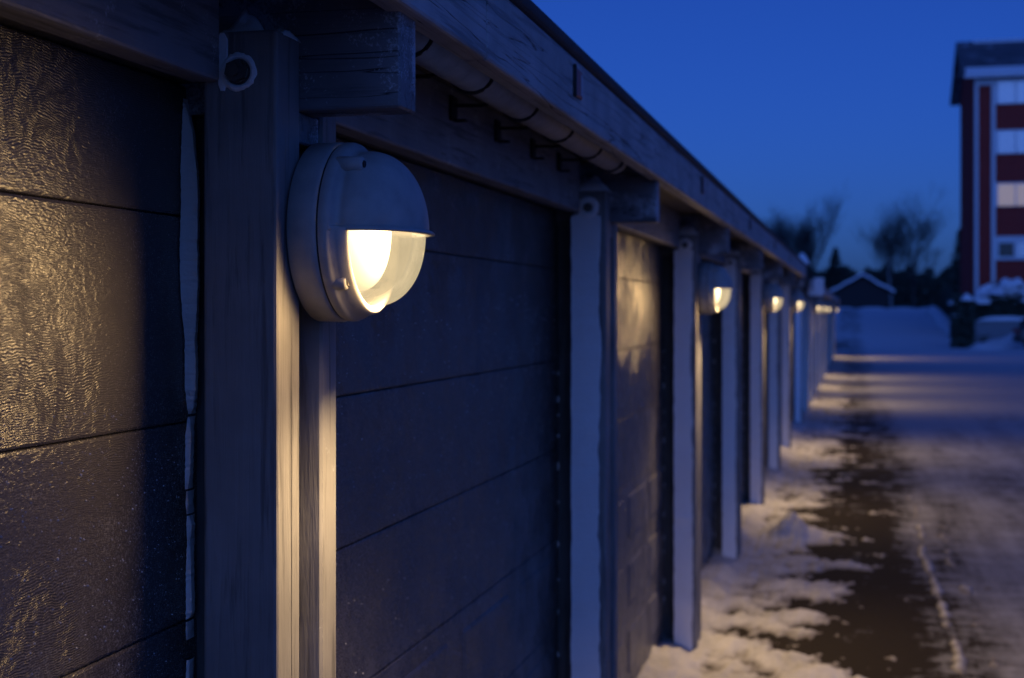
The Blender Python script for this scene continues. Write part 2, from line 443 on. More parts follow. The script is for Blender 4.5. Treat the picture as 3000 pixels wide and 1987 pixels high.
def snow_strip(x, segs, seed, ridge=False):
    """snow caught in the seam between door edge and jamb: list of (ztop, zbottom, [(z, y0, y1), ...]) outlines"""
    V = []; Fc = []
    for seg in segs:
        n = len(V); m_ = 0
        zt, zb = seg[0][0], seg[-1][0]; steps = max(4, int((zt - zb) / 0.0045))
        for i in range(steps + 1):
            z = zt + (zb - zt) * i / steps
            for (za, a0, b0), (zc, a1, b1) in zip(seg, seg[1:]):
                if zc <= z <= za: k = (za - z) / max(1e-6, za - zc); a = a0 + (a1 - a0) * k; b2 = b0 + (b1 - b0) * k; break
            wd = b2 - a
            a += min(0.0022, 0.3 * wd) * (noise.noise(Vector((z * 190, seed, 1))) + 0.6 * noise.noise(Vector((z * 60, seed, 2)))); b2 += min(0.003, 0.3 * wd) * (noise.noise(Vector((z * 170, seed, 5))) + 0.6 * noise.noise(Vector((z * 50, seed, 6))))
            if ridge:                                               # packed ridge standing off the door, its face to the near side
                t1 = max(0.001, -x * (1 - (a + 0.004) / b2)); q_ = 0.0015 * noise.noise(Vector((z * 120, seed, 9)))
                V += [(x, a, z), (x + t1 * 0.5, a + 0.0012 + q_, z), (x + t1, a + 0.004, z), (x + t1 * 0.9, a + 0.016, z), (x, a + 0.026, z)]; m_ += 1
                continue
            t1 = min(0.014, wd * 0.6) * (1 + 0.4 * noise.noise(Vector((z * 40, seed, 9))))
            V += [(x, a, z), (x + t1 * 0.8, a + wd * 0.15, z), (x + t1, (a + b2) / 2, z), (x + t1 * 0.8, b2 - wd * 0.15, z), (x, b2, z)]; m_ += 1
        for i in range(m_ - 1):
            for q in range(4): k = n + i * 5 + q; Fc.append([k, k + 1, k + 6, k + 5])
    return V, Fc

def hexnut(x, y, z, r, t):
    V, Fc = [], []
    for yy in (y, y - t):
        for k in range(6): a = math.pi / 3 * k + 0.3; V.append((x + r * math.cos(a), yy, z + r * math.sin(a)))
    Fc = [[k, (k + 1) % 6, 6 + (k + 1) % 6, 6 + k] for k in range(6)] + [[6 + k for k in range(6)]]
    c2 = tube([(x, y - t, z), (x, y - t - 0.006, z)], r * 0.55, 12)
    return join((V, Fc), c2)
def ring_y(x, y, z, r0, r1, t, seed, n=40):
    V, Fc = [], []
    for k in range(n):
        a = 2 * math.pi * k / n; q = 1 + 0.10 * noise.noise(Vector((math.cos(a) * 5, math.sin(a) * 5, seed + .3)))
        for r, d in ((r0, 0.0002), (r0 * 1.08, t), ((r0 + r1) / 2, t * 1.3), (r1 * 0.93 * q, t * 0.9), (r1 * q, 0.0002)):
            V.append((x + r * math.cos(a), y - d, z + r * math.sin(a)))
    for k in range(n):
        j = (k + 1) % n
        for q in range(4): Fc.append([k * 5 + q, k * 5 + q + 1, j * 5 + q + 1, j * 5 + q])
    return V, Fc

def garage_row(y_first, nbay, dz, label, detail):
    """posts in pairs clasping rafters, doors between them; dz lowers the roof"""
    y_last = y_first + PITCH * nbay
    root = empty('garage_row', (-3.2, (y_first + y_last) / 2, 0))
    tag(root, label, 'garage')
    zt = 2.144 - dz
    panels = {}
    for k in range(nbay + 1):
        y = y_first + PITCH * k
        first = detail and abs(y - P0) < 0.01
        visible = y > 1.0
        # paired posts
        p1 = mk('post', box(-0.897, XF, y, y + 0.086, -0.02, zt, 0.005, 2), M['post'], root)
        p2 = mk('post', box(-0.890, XF - 0.001, y + 0.174, y + 0.238, -0.02, zt - 0.01, 0.004), M['post'], root)
        mk('spacer_block', box(-0.852, XF - 0.004, y + 0.094, y + 0.170, 1.995 - dz, 2.041 - dz, 0.003), M['rafter'], root)
        mk('rafter', box(-3.4, -0.634, y + 0.0885, y + 0.165, 2.042 - dz, 2.243 - dz, 0.003), M['rafter'], root)
        if first:
            V_, F_ = [], []
            for i in range(60):
                z = 1.78 - 1.5 * i / 59; yy = y + 0.053 + 0.004 * fn(z, 0, 3, 2.5, 4); w_ = 0.0008 * (1 + 0.6 * noise.noise(Vector((z * 9, 1, 1)))) * min(1, i / 6)
                V_ += [(XF + 0.0003, yy - w_, z), (XF + 0.0003, yy + w_, z)]
                if i: F_.append([2 * i - 2, 2 * i - 1, 2 * i + 1, 2 * i])
            mk('crack', (V_, F_), M['strap'], p1)
        # bolt with washer on the camera-side face
        if visible and detail:
            bt = mk('bolt', hexnut(-0.843, y - 0.003, 2.086, 0.0155, 0.012), M['steel'], p1)
            mk('washer', ring_y(-0.843, y - 0.0002, 2.086, 0.004, 0.017, 0.003, 1), M['steel'], bt)
            if first:
                mk('frost', join(ring_y(-0.843, y - 0.0006, 2.086, 0.0185, 0.0275, 0.003, k), frost_slab(y, -0.871, -0.856, 2.060, 2.142, 3.3, 0.003)), M['frost'], p1)
            else:
                mk('frost', join(ring_y(-0.843, y - 0.0010, 2.086, 0.014, 0.036, 0.006, k), frost_slab(y, -0.897, -0.800, 0.0, 2.066, k * 3.1, 0.004)), M['frost'], p1)
        elif visible:
            mk('frost', frost_slab(y, -0.897, -0.800, 0.0, 2.05 - dz, k * 3.1 + 50, 0.007), M['frost'], p1)
        if visible:
            if first:
                mk('snow_cap', lump(-0.855, y + 0.05, zt, 0.036, 0.036, 0.040, 1.7, 1.15), M['snow'], p1, None, True)
                mk('snow_cap', lump(-0.800, y + 0.055, zt, 0.016, 0.032, 0.010, 3.7, 2.0), M['snow'], p1, None, True)
            else:
                mk('snow_cap', lump(-0.842, y + 0.043, zt, 0.060, 0.046, 0.040, k * 1.7, 2.6), M['snow'], p1, None, True)
        mk('gap_light_stop', box(-0.896, -0.876, y + 0.0875, y + 0.1725, 0, 1.99 - dz, 0.002), M['dark'], root)  # unseen board added to stop lamp light passing between the posts
        # jamb behind the posts
        mk('jamb', box(XD - 0.03, -0.8985, y + 0.125, y + 0.285, 0, 2.085 - dz, 0.004), M['dark'], root)
        if visible:
            if first:
                u = XD + 0.0015
                segs = [[(2.0643, 1.9275, 1.9304), (2.0205, 1.9233, 1.9545), (1.9561, 1.919, 1.9715), (1.911, 1.9204, 1.9758), (1.8402, 1.9162, 1.973), (1.7951, 1.9176, 1.9758), (1.75, 1.9233, 1.9715), (1.7049, 1.9332, 1.9644), (1.6727, 1.9318, 1.9687), (1.6341, 1.9332, 1.9673), (1.6051, 1.9403, 1.9602), (1.5967, 1.9446, 1.9517)], [(1.5929, 1.9431, 1.9488), (1.5697, 1.9346, 1.9531), (1.5117, 1.9332, 1.9502), (1.486, 1.9332, 1.9417)], [(1.4827, 1.9375, 1.9417), (1.4666, 1.9346, 1.9446), (1.4486, 1.9389, 1.9431)], [(1.446, 1.9389, 1.9474), (1.4312, 1.9375, 1.9559), (1.4087, 1.9403, 1.9502), (1.3636, 1.936, 1.9531), (1.3024, 1.936, 1.9559), (1.2928, 1.936, 1.9446)], [(1.2889, 1.936, 1.9417), (1.2734, 1.936, 1.9431), (1.2618, 1.9375, 1.9403)], [(1.2316, 1.9389, 1.9488), (1.2123, 1.936, 1.9474), (1.1704, 1.936, 1.9403), (1.1446, 1.9375, 1.9403)]]
                for sg in segs: mk('snow_strip', snow_strip(u, [sg], 4.0, True), M['snow'], root)
            else:
                rnd = random.Random(k); segs = []; z = 1.55
                while z > 0.15:
                    h_ = rnd.uniform(0.008, 0.03); w_ = rnd.uniform(0.0015, 0.005); c_ = y + 0.105
                    segs.append([(z, c_ - 0.002, c_ + 0.002), (z - h_ / 2, c_ - w_, c_ + w_), (z - h_, c_ - 0.002, c_ + 0.002)]); z -= h_ + rnd.uniform(0.03, 0.14)
                if detail: tag(mk('snow_flecks', snow_strip(XD + 0.0015, segs, k), M['snow'], root, None, True), kind='stuff')
        if k == nbay: break
        # header and lintel of the bay to the far side of this post pair
        ya, yb = y + 0.238, y + PITCH
        mk('header', box(-0.915, -0.870, ya + 0.002, yb - 0.001, 2.073 - dz, 2.246 - dz, 0.005, 2), M['header'], root)
        mk('lintel', box(-0.99, -0.928, ya, yb + 0.2, 2.088 - dz, 2.243 - dz, 0.003), M['dark'], root)
        # sectional door
        d0, d1 = y + 0.287, y + PITCH + 0.122
        door = empty('door', (XD - 0.02, (d0 + d1) / 2, 0)); door.parent = root; door.location = ORG[door] - ORG[root]
        for i in range(len(JOINTS) - 1):
            z1, z0 = JOINTS[i], JOINTS[i + 1]
            if dz: z1 = min(z1, 2.085 - dz)
            cas = detail and z1 < 1.0 and y > 0
            key = (i, cas)
            if key not in panels:
                o = mk('panel', panel_mesh(d0, d1, z0, z1, cas), M['door'], door, ((XD - 0.02), (d0 + d1) / 2, z0)); panels[key] = o
            else: inst(panels[key], door, ((XD - 0.02), (d0 + d1) / 2, z0))
        if not detail: pass
    # fascia boards, drip edge, roof
    ends = [y_first - 0.4]
    while ends[-1] < y_last + 0.2: ends.append(min(ends[-1] + 2 * PITCH + (0.0 if len(ends) > 1 else 0.9), y_last + 0.45))
    for a, b2 in zip(ends, ends[1:]):
        if b2 - a > 0.05: mk('fascia_board', box(-0.657, -0.612, a + 0.001, b2 - 0.001, 2.180 - dz + random.uniform(-.002, .002), 2.318 - dz, 0.006, 2), M['fascia'], root)
    mk('drip_edge', box(-0.70, -0.603 , y_first - 0.42, y_last + 0.47, 2.319 - dz, 2.352 - dz, 0.012, 3), M['felt'], root)
    rf = mk('roof', box(-5.6, -0.705, y_first - 0.4, y_last + 0.45, 2.272 - dz, 2.345 - dz, 0.004), M['felt'], root)
    for i in range(4):
        mk('deck_plank', box(-0.662 - 0.105 * (i + 1) + 0.002, -0.662 - 0.105 * i, y_first - 0.4, y_last + 0.44, 2.247 - dz, 2.2705 - dz, 0.003), M['deck'], rf)
    mk('wall', join(box(-5.5, -5.4, y_first, y_last, 0, 2.24 - dz, 0), box(-5.399, -1.01, y_first - 0.02, y_first + 0.08, 0, 2.04 - dz, 0), box(-5.399, -1.01, y_last + 0.16, y_last + 0.26, 0, 2.04 - dz, 0)), M['fascia'], root)
    return root
row1 = garage_row(P0 - 2 * PITCH, 8, 0.0, 'near row of dark garages with frosted post pairs and sectional doors', True)
ROW2 = 22.02
row2 = garage_row(ROW2, 13, 0.10, 'far row of garages with a lower roof beyond the near row', False)

# frost crystals glinting on the near doors (uncountable)
def crystals(y0, y1, z0, z1, n, seed, rmax):
    rnd = random.Random(seed); V, Fc = [], []
    for _ in range(n):
        z = z0 + (z1 - z0) * (rnd.random() ** 0.8); y = rnd.uniform(y0, y1)
        if any(abs(z - j) < 0.014 for j in JOINTS): continue
        r = rmax * (0.28 + 0.72 * rnd.random() ** 4)
        n0 = len(V); c = Vector((XD + r * 0.3, y, z)); a = rnd.random() * 6
        V += [c + Vector((r, 0, 0))] + [c + Vector((-r * 0.4, r * math.cos(a + k * 1.571), r * math.sin(a + k * 1.571))) for k in range(4)]
        Fc += [[n0, n0 + 1 + k, n0 + 1 + (k + 1) % 4] for k in range(4)]
    return V, Fc
M['ice'] = plain('ice_grain', (0.75, 0.76, 0.78), 0.25)
tag(mk('frost_grains', crystals(0.85, 1.93, 0.85, 1.62, 4200, 3, 0.0018), M['ice'], row1), kind='stuff')
tag(mk('frost_grains', crystals(2.2, 4.6, 0.7, 1.80, 1800, 4, 0.0024), M['ice'], row1), kind='stuff')
tag(mk('frost_grains', crystals(5.0, 7.3, 0.4, 1.75, 600, 5, 0.0038), M['ice'], row1), kind='stuff')

# pale pipe hung under the eaves of the second bay
pr = empty('eaves_pipe', (-0.715, 3.1, 2.155)); tag(pr, 'pale plastic pipe hung in black straps under the eaves', 'pipe')
mk('pipe', tube([(-0.713, 2.03, 2.209), (-0.713, 4.28, 2.209)], 0.040, 28), M['pipe'], pr, None, True)
for yy in (2.22, 2.62, 3.02, 3.42, 3.82, 4.18):
    arc = [(-0.713 + 0.0425 * math.cos(R(a)), yy + 0.02 * (a + 90) / 180, 2.209 + 0.0425 * math.sin(R(a))) for a in range(0, -181, -15)]
    arc = [(-0.672, yy, 2.245)] + arc + [(-0.80, yy + 0.01, 2.203), (-0.868, yy + 0.01, 2.205)]
    s_ = mk('strap', tube(arc, 0.0042, 6), M['strap'], pr)
    mk('bracket', join(box(-0.869, -0.862, yy - 0.012, yy + 0.032, 2.17, 2.225, 0.002), box(-0.862, -0.835, yy + 0.0, yy + 0.02, 2.168, 2.174, 0.001)), M['strap'], s_)

# ------------------------------------------------------------------ bulkhead lamps
LAMP_W = 240.0
def make_lamp():
    root = empty('wall_lamp', (0, 0, 0))
    mk('back_plate', revolve_x([(0, 0.0), (0.0, 0.127), (0.004, 0.1335), (0.040, 0.1340), (0.0455, 0.1325), (0.0465, 0.128), (0.0465, 0.0)], 96), M['lamp'], root, (0, 0, 0), True)
    mk('gasket', revolve_x([(0.0440, 0.1310), (0.0500, 0.1310)], 96), M['lamp_dark'], root, (0, 0, 0), True)
    # cover: shoulder ring all round, hood over the upper half
    sh = [(0.0490, 0.1325), (0.0520, 0.1335), (0.0590, 0.1332), (0.0640, 0.1312), (0.0668, 0.1280), (0.0690, 0.1225), (0.0725, 0.1190), (0.0770, 0.1180), (0.0800, 0.1192)]
    def dome(x0, r0, xt, n, e=2.25):
        return [(x0 + (xt - x0) * math.sin(t) ** (2 / e), r0 * max(0.0, math.cos(t)) ** (2 / e)) for t in [math.pi / 2 * i / n for i in range(1, n + 1)]]
    ring = sh[:5] + [(0.074, 0.1262), (0.086, 0.1225)]
    hood = sh + dome(0.0805, 0.1196, 0.1635, 26, 2.2)
    vf1 = revolve_x(ring + [(0.0885, 0.1195), (0.0880, 0.1120), (0.070, 0.1115)], 80, math.pi / 2, 3 * math.pi / 2)
    vf2 = revolve_x(hood, 80, -math.pi / 2, math.pi / 2)
    bm = bmesh.new()
    for V_, F_ in (vf2,):
        vv = [bm.verts.new(p) for p in V_]
        for q in F_:
            try: bm.faces.new([vv[i] for i in q])
            except ValueError: pass
    bmesh.ops.remove_doubles(bm, verts=bm.verts[:], dist=1e-5)
    bmesh.ops.recalc_face_normals(bm, faces=bm.faces[:])
    hv = bm_out(bm)
    inner = revolve_x([(x - 0.004, max(0.0, r - 0.0045)) for x, r in hood[8:]], 64, -math.pi / 2, math.pi / 2)
    cover = mk('cover', join(hv, vf1), M['lamp'], root, (0, 0, 0), True)
    mk('hood_lining', inner, M['lamp'], cover, (0, 0, 0), True)
    # lip along the lower edge of the hood
    V, Fc = [], []; path = []
    hp = [p for p in hood[3:]]
    side = [(x, r) for x, r in hp]
    path = [(x, -r) for x, r in side] + [(x, r) for x, r in side[::-1]][1:]
    for i, (x, y) in enumerate(path):
        x2, y2 = path[min(i + 1, len(path) - 1)]; x0, y0 = path[max(i - 1, 0)]
        d = Vector((x2 - x0, y2 - y0, 0)).normalized(); nn = Vector((d.y, -d.x, 0))
        k = max(0.0, (x - 0.075) / 0.088); o_ = 0.001 + 0.008 * k
        for off, z in ((-0.0055, -0.004), (-0.0055, 0.002), (0.0, 0.0035), (o_ * 0.6, 0.0015), (o_, -0.0015), (o_, -0.004)):
            p = Vector((x, y, 0)) + nn * off; V.append((p.x, p.y, z))
    for i in range(len(path) - 1):
        for q in range(6): Fc.append([i * 6 + q, i * 6 + (q + 1) % 6, (i + 1) * 6 + (q + 1) % 6, (i + 1) * 6 + q])
    mk('lip', (V, Fc), M['lamp'], cover, (0, 0, 0), True)
    # screw bosses at the rim
    for a, x1, big in ((40, 0.098, 1), (-40, 0.098, 1), (129, 0.080, 0), (-129, 0.080, 0)):
        yy, zz = -0.121 * math.sin(R(a)), 0.121 * math.cos(R(a))
        b_ = mk('screw_boss', tube([(0.05, yy, zz), (x1 - 0.003, yy, zz), (x1, yy, zz)], [0.0125, 0.0115, 0.0095], 20), M['lamp'], cover, None, True)
        mk('screw', tube([(x1, yy, zz), (x1 + 0.0025, yy, zz)], 0.0055 if big else 0.0065, 6), M['screw'] if not big else M['lamp_dark'], b_)
    mk('reflector', revolve_x([(0.0495, 0.0), (0.0495, 0.118), (0.066, 0.1185)], 64), M['reflector'], root, (0, 0, 0), True)
    mk('diffuser', revolve_x([(0.052, 0.090)] + dome(0.054, 0.090, 0.101, 16, 2.6), 64), M['bulb'], root, (0, 0, 0), True)
    mk('glass', join(revolve_x([(0.070, 0.1112), (0.082, 0.1112)] + dome(0.084, 0.1110, 0.1570, 22, 2.35), 72, math.pi / 2, 3 * math.pi / 2)), M['glass'], root, (0, 0, 0), True)
    mk('inner_glass', revolve_x([(0.070, 0.0985)] + dome(0.072, 0.0985, 0.1370, 20, 2.2), 64, math.pi / 2, 3 * math.pi / 2), M['glass_in'], root, (0, 0, 0), True)
    ld = bpy.data.lights.new('lamp_light', 'SPOT'); ld.energy = LAMP_W; ld.spot_size = R(150); ld.spot_blend = 0.9; ld.color = (1.0, 0.70, 0.36); ld.shadow_soft_size = 0.018
    lo = bpy.data.objects.new('lamp_light', ld); C.objects.link(lo); lo.parent = root; lo.location = (0.136, 0, -0.028); lo.rotation_euler = (0, R(-32), 0)
    gd = bpy.data.lights.new('door_sheen_spot', 'SPOT'); gd.energy = 14.0; gd.spot_size = R(135); gd.spot_blend = 0.8; gd.color = (1.0, 0.63, 0.26); gd.shadow_soft_size = 0.085  # extra spot added, near side only, to bring the golden reflection onto the doors
    go = bpy.data.objects.new('door_sheen_spot', gd); C.objects.link(go); go.parent = root; go.location = (0.135, -0.052, -0.040)
    go.rotation_euler = Vector((-0.42, -0.74, -0.60)).to_track_quat('-Z', 'Y').to_euler()
    return root
lamp = make_lamp()
LAMPS = [(P0 + 0.158, 0, 'large lit bulkhead lamp on the nearest post pair, in sharp focus'),
         (P0 + 2 * PITCH + 0.158, 0, 'second lit bulkhead lamp along the garages, on the third frosted post'),
         (P0 + 4 * PITCH + 0.158, 0, 'third lit bulkhead lamp from the camera, on the near garage row'),
         (P0 + 6 * PITCH + 0.158, 0, 'fourth lit bulkhead lamp, last one on the near garage row'),
         (ROW2 + 2 * PITCH + 0.158, .03, 'nearest lit lamp on the far garage row, leftmost of the cluster'),
         (ROW2 + 4 * PITCH + 0.158, .03, 'second lit lamp on the far garage row, within the glowing cluster'),
         (ROW2 + 6 * PITCH + 0.158, .03, 'third lit lamp on the far garage row, right end of the cluster'),
         (ROW2 + 12 * PITCH + 0.158, .03, 'farthest lit lamp, set apart at the end of the far garage row')]
for i, (y, dz, lb) in enumerate(LAMPS):
    o = lamp if i == 0 else copy_tree(lamp)
    o.location = (XF + 0.001, y, 1.868 - dz); ORG[o] = o.location.copy()
    tag(o, lb, 'lamp', 'lit bulkhead lamps along the garages')

# ------------------------------------------------------------------ number plates on the fascia
NAMES = ['nearest', 'second', 'third', 'fourth', 'fifth']
for i in range(5):
    y = 3.17 + PITCH * i
    r_ = empty('number_plate', (-0.606, y, 2.235)); tag(r_, 'small dark red plate on the fascia, %s from the camera' % NAMES[i], 'plate', 'red plates on the fascia')
    mk('plate', box(-0.6115, -0.607, y - 0.05, y + 0.028, 2.232, 2.295, 0.003), M['plate'], r_)
    mk('edge', box(-0.6112, -0.604, y - 0.062, y - 0.051, 2.228, 2.301, 0.002), M['strap'], r_)
    mk('frost', box(-0.6068, -0.6058, y + 0.006, y + 0.026, 2.240, 2.288, 0.0008), M['platepale'], r_)

# white box at the start of the far row, snow clump beside it
wb = empty('meter_box', (-0.585, ROW2 + 0.05, 2.0)); tag(wb, 'white square box at the roof edge where the far garages begin', 'box')
mk('case', box(-0.70, -0.47, ROW2 - 0.12, ROW2 + 0.07, 1.985, 2.255, 0.012, 2), M['whitebox'], wb)
mk('lid', box(-0.695, -0.475, ROW2 - 0.131, ROW2 - 0.122, 1.99, 2.25, 0.004), M['whitebox'], wb)
sc_ = mk('snow_clump', lump(-0.66, 18.4, 2.352, 0.09, 0.14, 0.12, 8.0, 2.5), M['snow'], None, None, True)
tag(sc_, 'clump of snow on the end of the near garage roof', 'snow')

# ------------------------------------------------------------------ apartment house
BX, BY, EAVE = 6.1, 79.7, 14.35
M['brick'] = plain('brick_red', (0.20, 0.035, 0.03), 0.8, 0, 6, 0.02)
def brick_mat():
    m, t, b = newmat('brick_courses')
    bt = N(t, 'ShaderNodeTexBrick'); bt.inputs['Scale'].default_value = 4.0
    mpp = N(t, 'ShaderNodeMapping'); g = N(t, 'ShaderNodeNewGeometry'); sx = N(t, 'ShaderNodeSeparateXYZ'); cx_ = N(t, 'ShaderNodeCombineXYZ'); L(t, g.outputs['Position'], sx.inputs[0])
    L(t, mth(t, 'ADD', sx.outputs[0], sx.outputs[1]), cx_.inputs[0]); L(t, sx.outputs[2], cx_.inputs[1]); L(t, cx_.outputs[0], mpp.inputs[0]); L(t, mpp.outputs[0], bt.inputs['Vector'])
    bt.inputs['Color1'].default_value = (0.46, 0.055, 0.042, 1); bt.inputs['Color2'].default_value = (0.36, 0.045, 0.036, 1); bt.inputs['Mortar'].default_value = (0.2, 0.09, 0.08, 1)
    L(t, bt.outputs[0], b.inputs['Base Color']); b.inputs['Roughness'].default_value = 0.9; b.inputs['Specular IOR Level'].default_value = 0.05; return m
M['brick'] = brick_mat()
M['bwhite'] = plain('trim_white', (0.84, 0.84, 0.84), 0.6)
M['tile'] = wood('roof_tiles', (0.12, 0.12, 0.14), (0.6, 4, 4), 0.5, 0.9, 0.8)
M['pane'] = plain('pane_grey', (0.05, 0.055, 0.065), 0.12)
M['skypane'] = plain('pane_sky_sheen', (0.82, 0.82, 0.83), 0.25, 0.35)  # window glass; its sky reflection is partly put into the pale base colour
M['lit'] = plain('pane_curtain', (0.72, 0.62, 0.50), 0.35)
lb_ = M['lit'].node_tree.nodes['Principled BSDF']; lb_.inputs['Emission Color'].default_value = (1.0, 0.72, 0.42, 1); lb_.inputs['Emission Strength'].default_value = 0.20
M['lit'].cycles.emission_sampling = 'NONE'
ap = empty('apartment_house', (BX + 12, BY + 5, 0)); tag(ap, 'tall red brick apartment house with white window bands and snowy roof', 'building')
W = 24.0; D = 9.5; RZ = EAVE + 2.5
wall = ([(BX, BY, 0), (BX + W, BY, 0), (BX + W, BY + D, 0), (BX, BY + D, 0), (BX, BY, EAVE), (BX + W, BY, EAVE), (BX + W, BY + D, EAVE), (BX, BY + D, EAVE), (BX, BY + D / 2, RZ - 0.25), (BX + W, BY + D / 2, RZ - 0.25)],
        [[0, 1, 5, 4], [2, 3, 7, 6], [3, 0, 4, 8, 7], [1, 2, 6, 9, 5]])
mk('wall', wall, M['brick'], ap)
def slope(y0, y1, z0, z1, th):
    x0, x1 = BX - 0.55, BX + W + 0.5
    return ([(x0, y0, z0), (x1, y0, z0), (x1, y1, z1), (x0, y1, z1), (x0, y0, z0 + th), (x1, y0, z0 + th), (x1, y1, z1 + th), (x0, y1, z1 + th)],
            [[0, 3, 2, 1], [4, 5, 6, 7], [0, 1, 5, 4], [2, 3, 7, 6], [1, 2, 6, 5], [3, 0, 4, 7]])
rf = mk('roof', join(slope(BY - 0.5, BY + D / 2, EAVE - 0.2, RZ, 0.18), slope(BY + D + 0.5, BY + D / 2 + .001, EAVE - 0.2, RZ, 0.18)), M['tile'], ap)
mk('snow_patch', join(([(BX - 0.4, BY - 0.45, EAVE + 0.02), (BX + W, BY - 0.45, EAVE + 0.02), (BX + W, BY + 0.25, EAVE + 0.52), (BX - 0.4, BY + 0.15, EAVE + 0.45)], [[0, 1, 2, 3]]),
   ([(BX + .5, BY + D / 2 - .8, RZ - .33), (BX + W, BY + D / 2 - .9, RZ - .4), (BX + W, BY + D / 2 - 0.02, RZ + .23), (BX + .3, BY + D / 2 - 0.02, RZ + .23)], [[0, 1, 2, 3]])), M['snow'], rf)
mk('gutter', box(BX - 0.5, BX + W, BY - 0.72, BY - 0.52, EAVE - 0.22, EAVE - 0.02, 0.05, 2), M['bwhite'], rf)
mk('bargeboard', join(([(BX - .57, BY - .5, EAVE - .32), (BX - .57, BY + D / 2, RZ - .2), (BX - .57, BY + D / 2, RZ + .2), (BX - .57, BY - .5, EAVE)], [[0, 1, 2, 3]]),
   ([(BX - .57, BY + D + .5, EAVE - .32), (BX - .57, BY + D / 2, RZ - .2), (BX - .57, BY + D / 2, RZ + .2), (BX - .57, BY + D + .5, EAVE)], [[0, 1, 2, 3]])), M['dark'], rf)
mk('downpipe', tube([(BX + 0.16, BY - 0.14, 0), (BX + 0.16, BY - 0.14, EAVE - 0.2)], 0.10, 10), M['bwhite'], ap)
mk('cornice', box(BX + 0.25, BX + W, BY - 0.12, BY - 0.002, EAVE - 0.55, EAVE - 0.25, 0.02), M['bwhite'], ap)
mk('pilaster', box(BX + 0.92, BX + 1.12, BY - 0.16, BY - 0.003, 0, EAVE - 0.56, 0.02), M['bwhite'], ap)
FL = [14.0, 11.35, 8.55, 5.70, 2.95]
for i, zt_ in enumerate(FL):
    zb_ = zt_ - 1.2
    for j in range(3):
        x0 = BX + 1.13 + 3.9 * j
        wn = mk('window', box(x0, x0 + 3.88, BY - 0.13, BY - 0.004, zb_ - 0.03, min(zt_ + 0.03, EAVE - 0.57), 0.015), M['bwhite'], ap)
        for q in range(4):
            a = x0 + 0.12 + 0.94 * q
            mt = M['pane'] if i == 3 and q % 2 == 0 else (M['lit'] if i == 2 else M['skypane'])
            b_ = a + (0.86 if q % 2 == 0 else 0.80)
            if i == 3: mk('pane', box(a + .04, b_ - .06, BY - 0.134, BY - 0.1315, zb_ + 0.15, zt_ - 0.32, 0), mt, wn)
            else: mk('pane', box(a, b_, BY - 0.134, BY - 0.1315, zb_, zt_ - 0.06, 0), mt, wn)
            mk('mullion', box(b_ + 0.01, b_ + 0.07, BY - 0.17, BY - 0.1345, zb_, zt_, 0.01), M['bwhite'], wn)

# ------------------------------------------------------------------ shed with snow on its roof
hx, hy = 0.55, 128.0; hz0 = RAMPZ - 0.1
sh = empty('shed', (hx, hy + 3, hz0)); tag(sh, 'low dark shed with snow on its gable roof at the road end', 'shed')
M['shedwood'] = plain('shed_boards', (0.035, 0.03, 0.03), 0.8)
e_, a_ = hz0 + 1.75, hz0 + 3.0
mk('wall', ([(hx - 2.2, hy, hz0), (hx + 2.2, hy, hz0), (hx + 2.2, hy, e_), (hx, hy, a_), (hx - 2.2, hy, e_), (hx - 2.2, hy + 6, hz0), (hx + 2.2, hy + 6, hz0), (hx + 2.2, hy + 6, e_), (hx, hy + 6, a_), (hx - 2.2, hy + 6, e_)],
   [[0, 1, 2, 3, 4], [1, 6, 7, 2], [5, 0, 4, 9], [6, 5, 9, 8, 7]]), M['shedwood'], sh)
for s_ in (-1, 1):
    ex = hx + s_ * 2.75; ez = e_ - 0.30
    r2 = mk('roof', ([(hx, hy - .4, a_ + .02), (ex, hy - .4, ez), (ex, hy + 6.4, ez), (hx, hy + 6.4, a_ + .02), (hx, hy - .4, a_ + .14), (ex, hy - .4, ez + .12), (ex, hy + 6.4, ez + .12), (hx, hy + 6.4, a_ + .14)],
       [[0, 1, 2, 3], [4, 5, 6, 7], [0, 1, 5, 4], [1, 2, 6, 5], [2, 3, 7, 6]]), M['shedwood'], sh)
    V = []; Fc = []
    for i in range(9):
        for j in range(13):
            u = i / 8; v = j / 12
            V.append((hx + (ex - hx) * u, hy - .42 + 6.8 * v, a_ + .15 + (ez + .13 - a_ - .15) * u + 0.16 * (1 + 0.6 * fn(u * 3, v * 3, s_, 1.5))))
    for i in range(8):
        for j in range(12): k = i * 13 + j; Fc.append([k, k + 1, k + 14, k + 13])
    n = len(V); V += [(p[0], p[1], p[2] - 0.2) for p in V[::13]]
    for i in range(8): Fc.append([i * 13, (i + 1) * 13, n + i + 1, n + i])
    mk('snow', (V, Fc), M['snow'], r2, None, True)

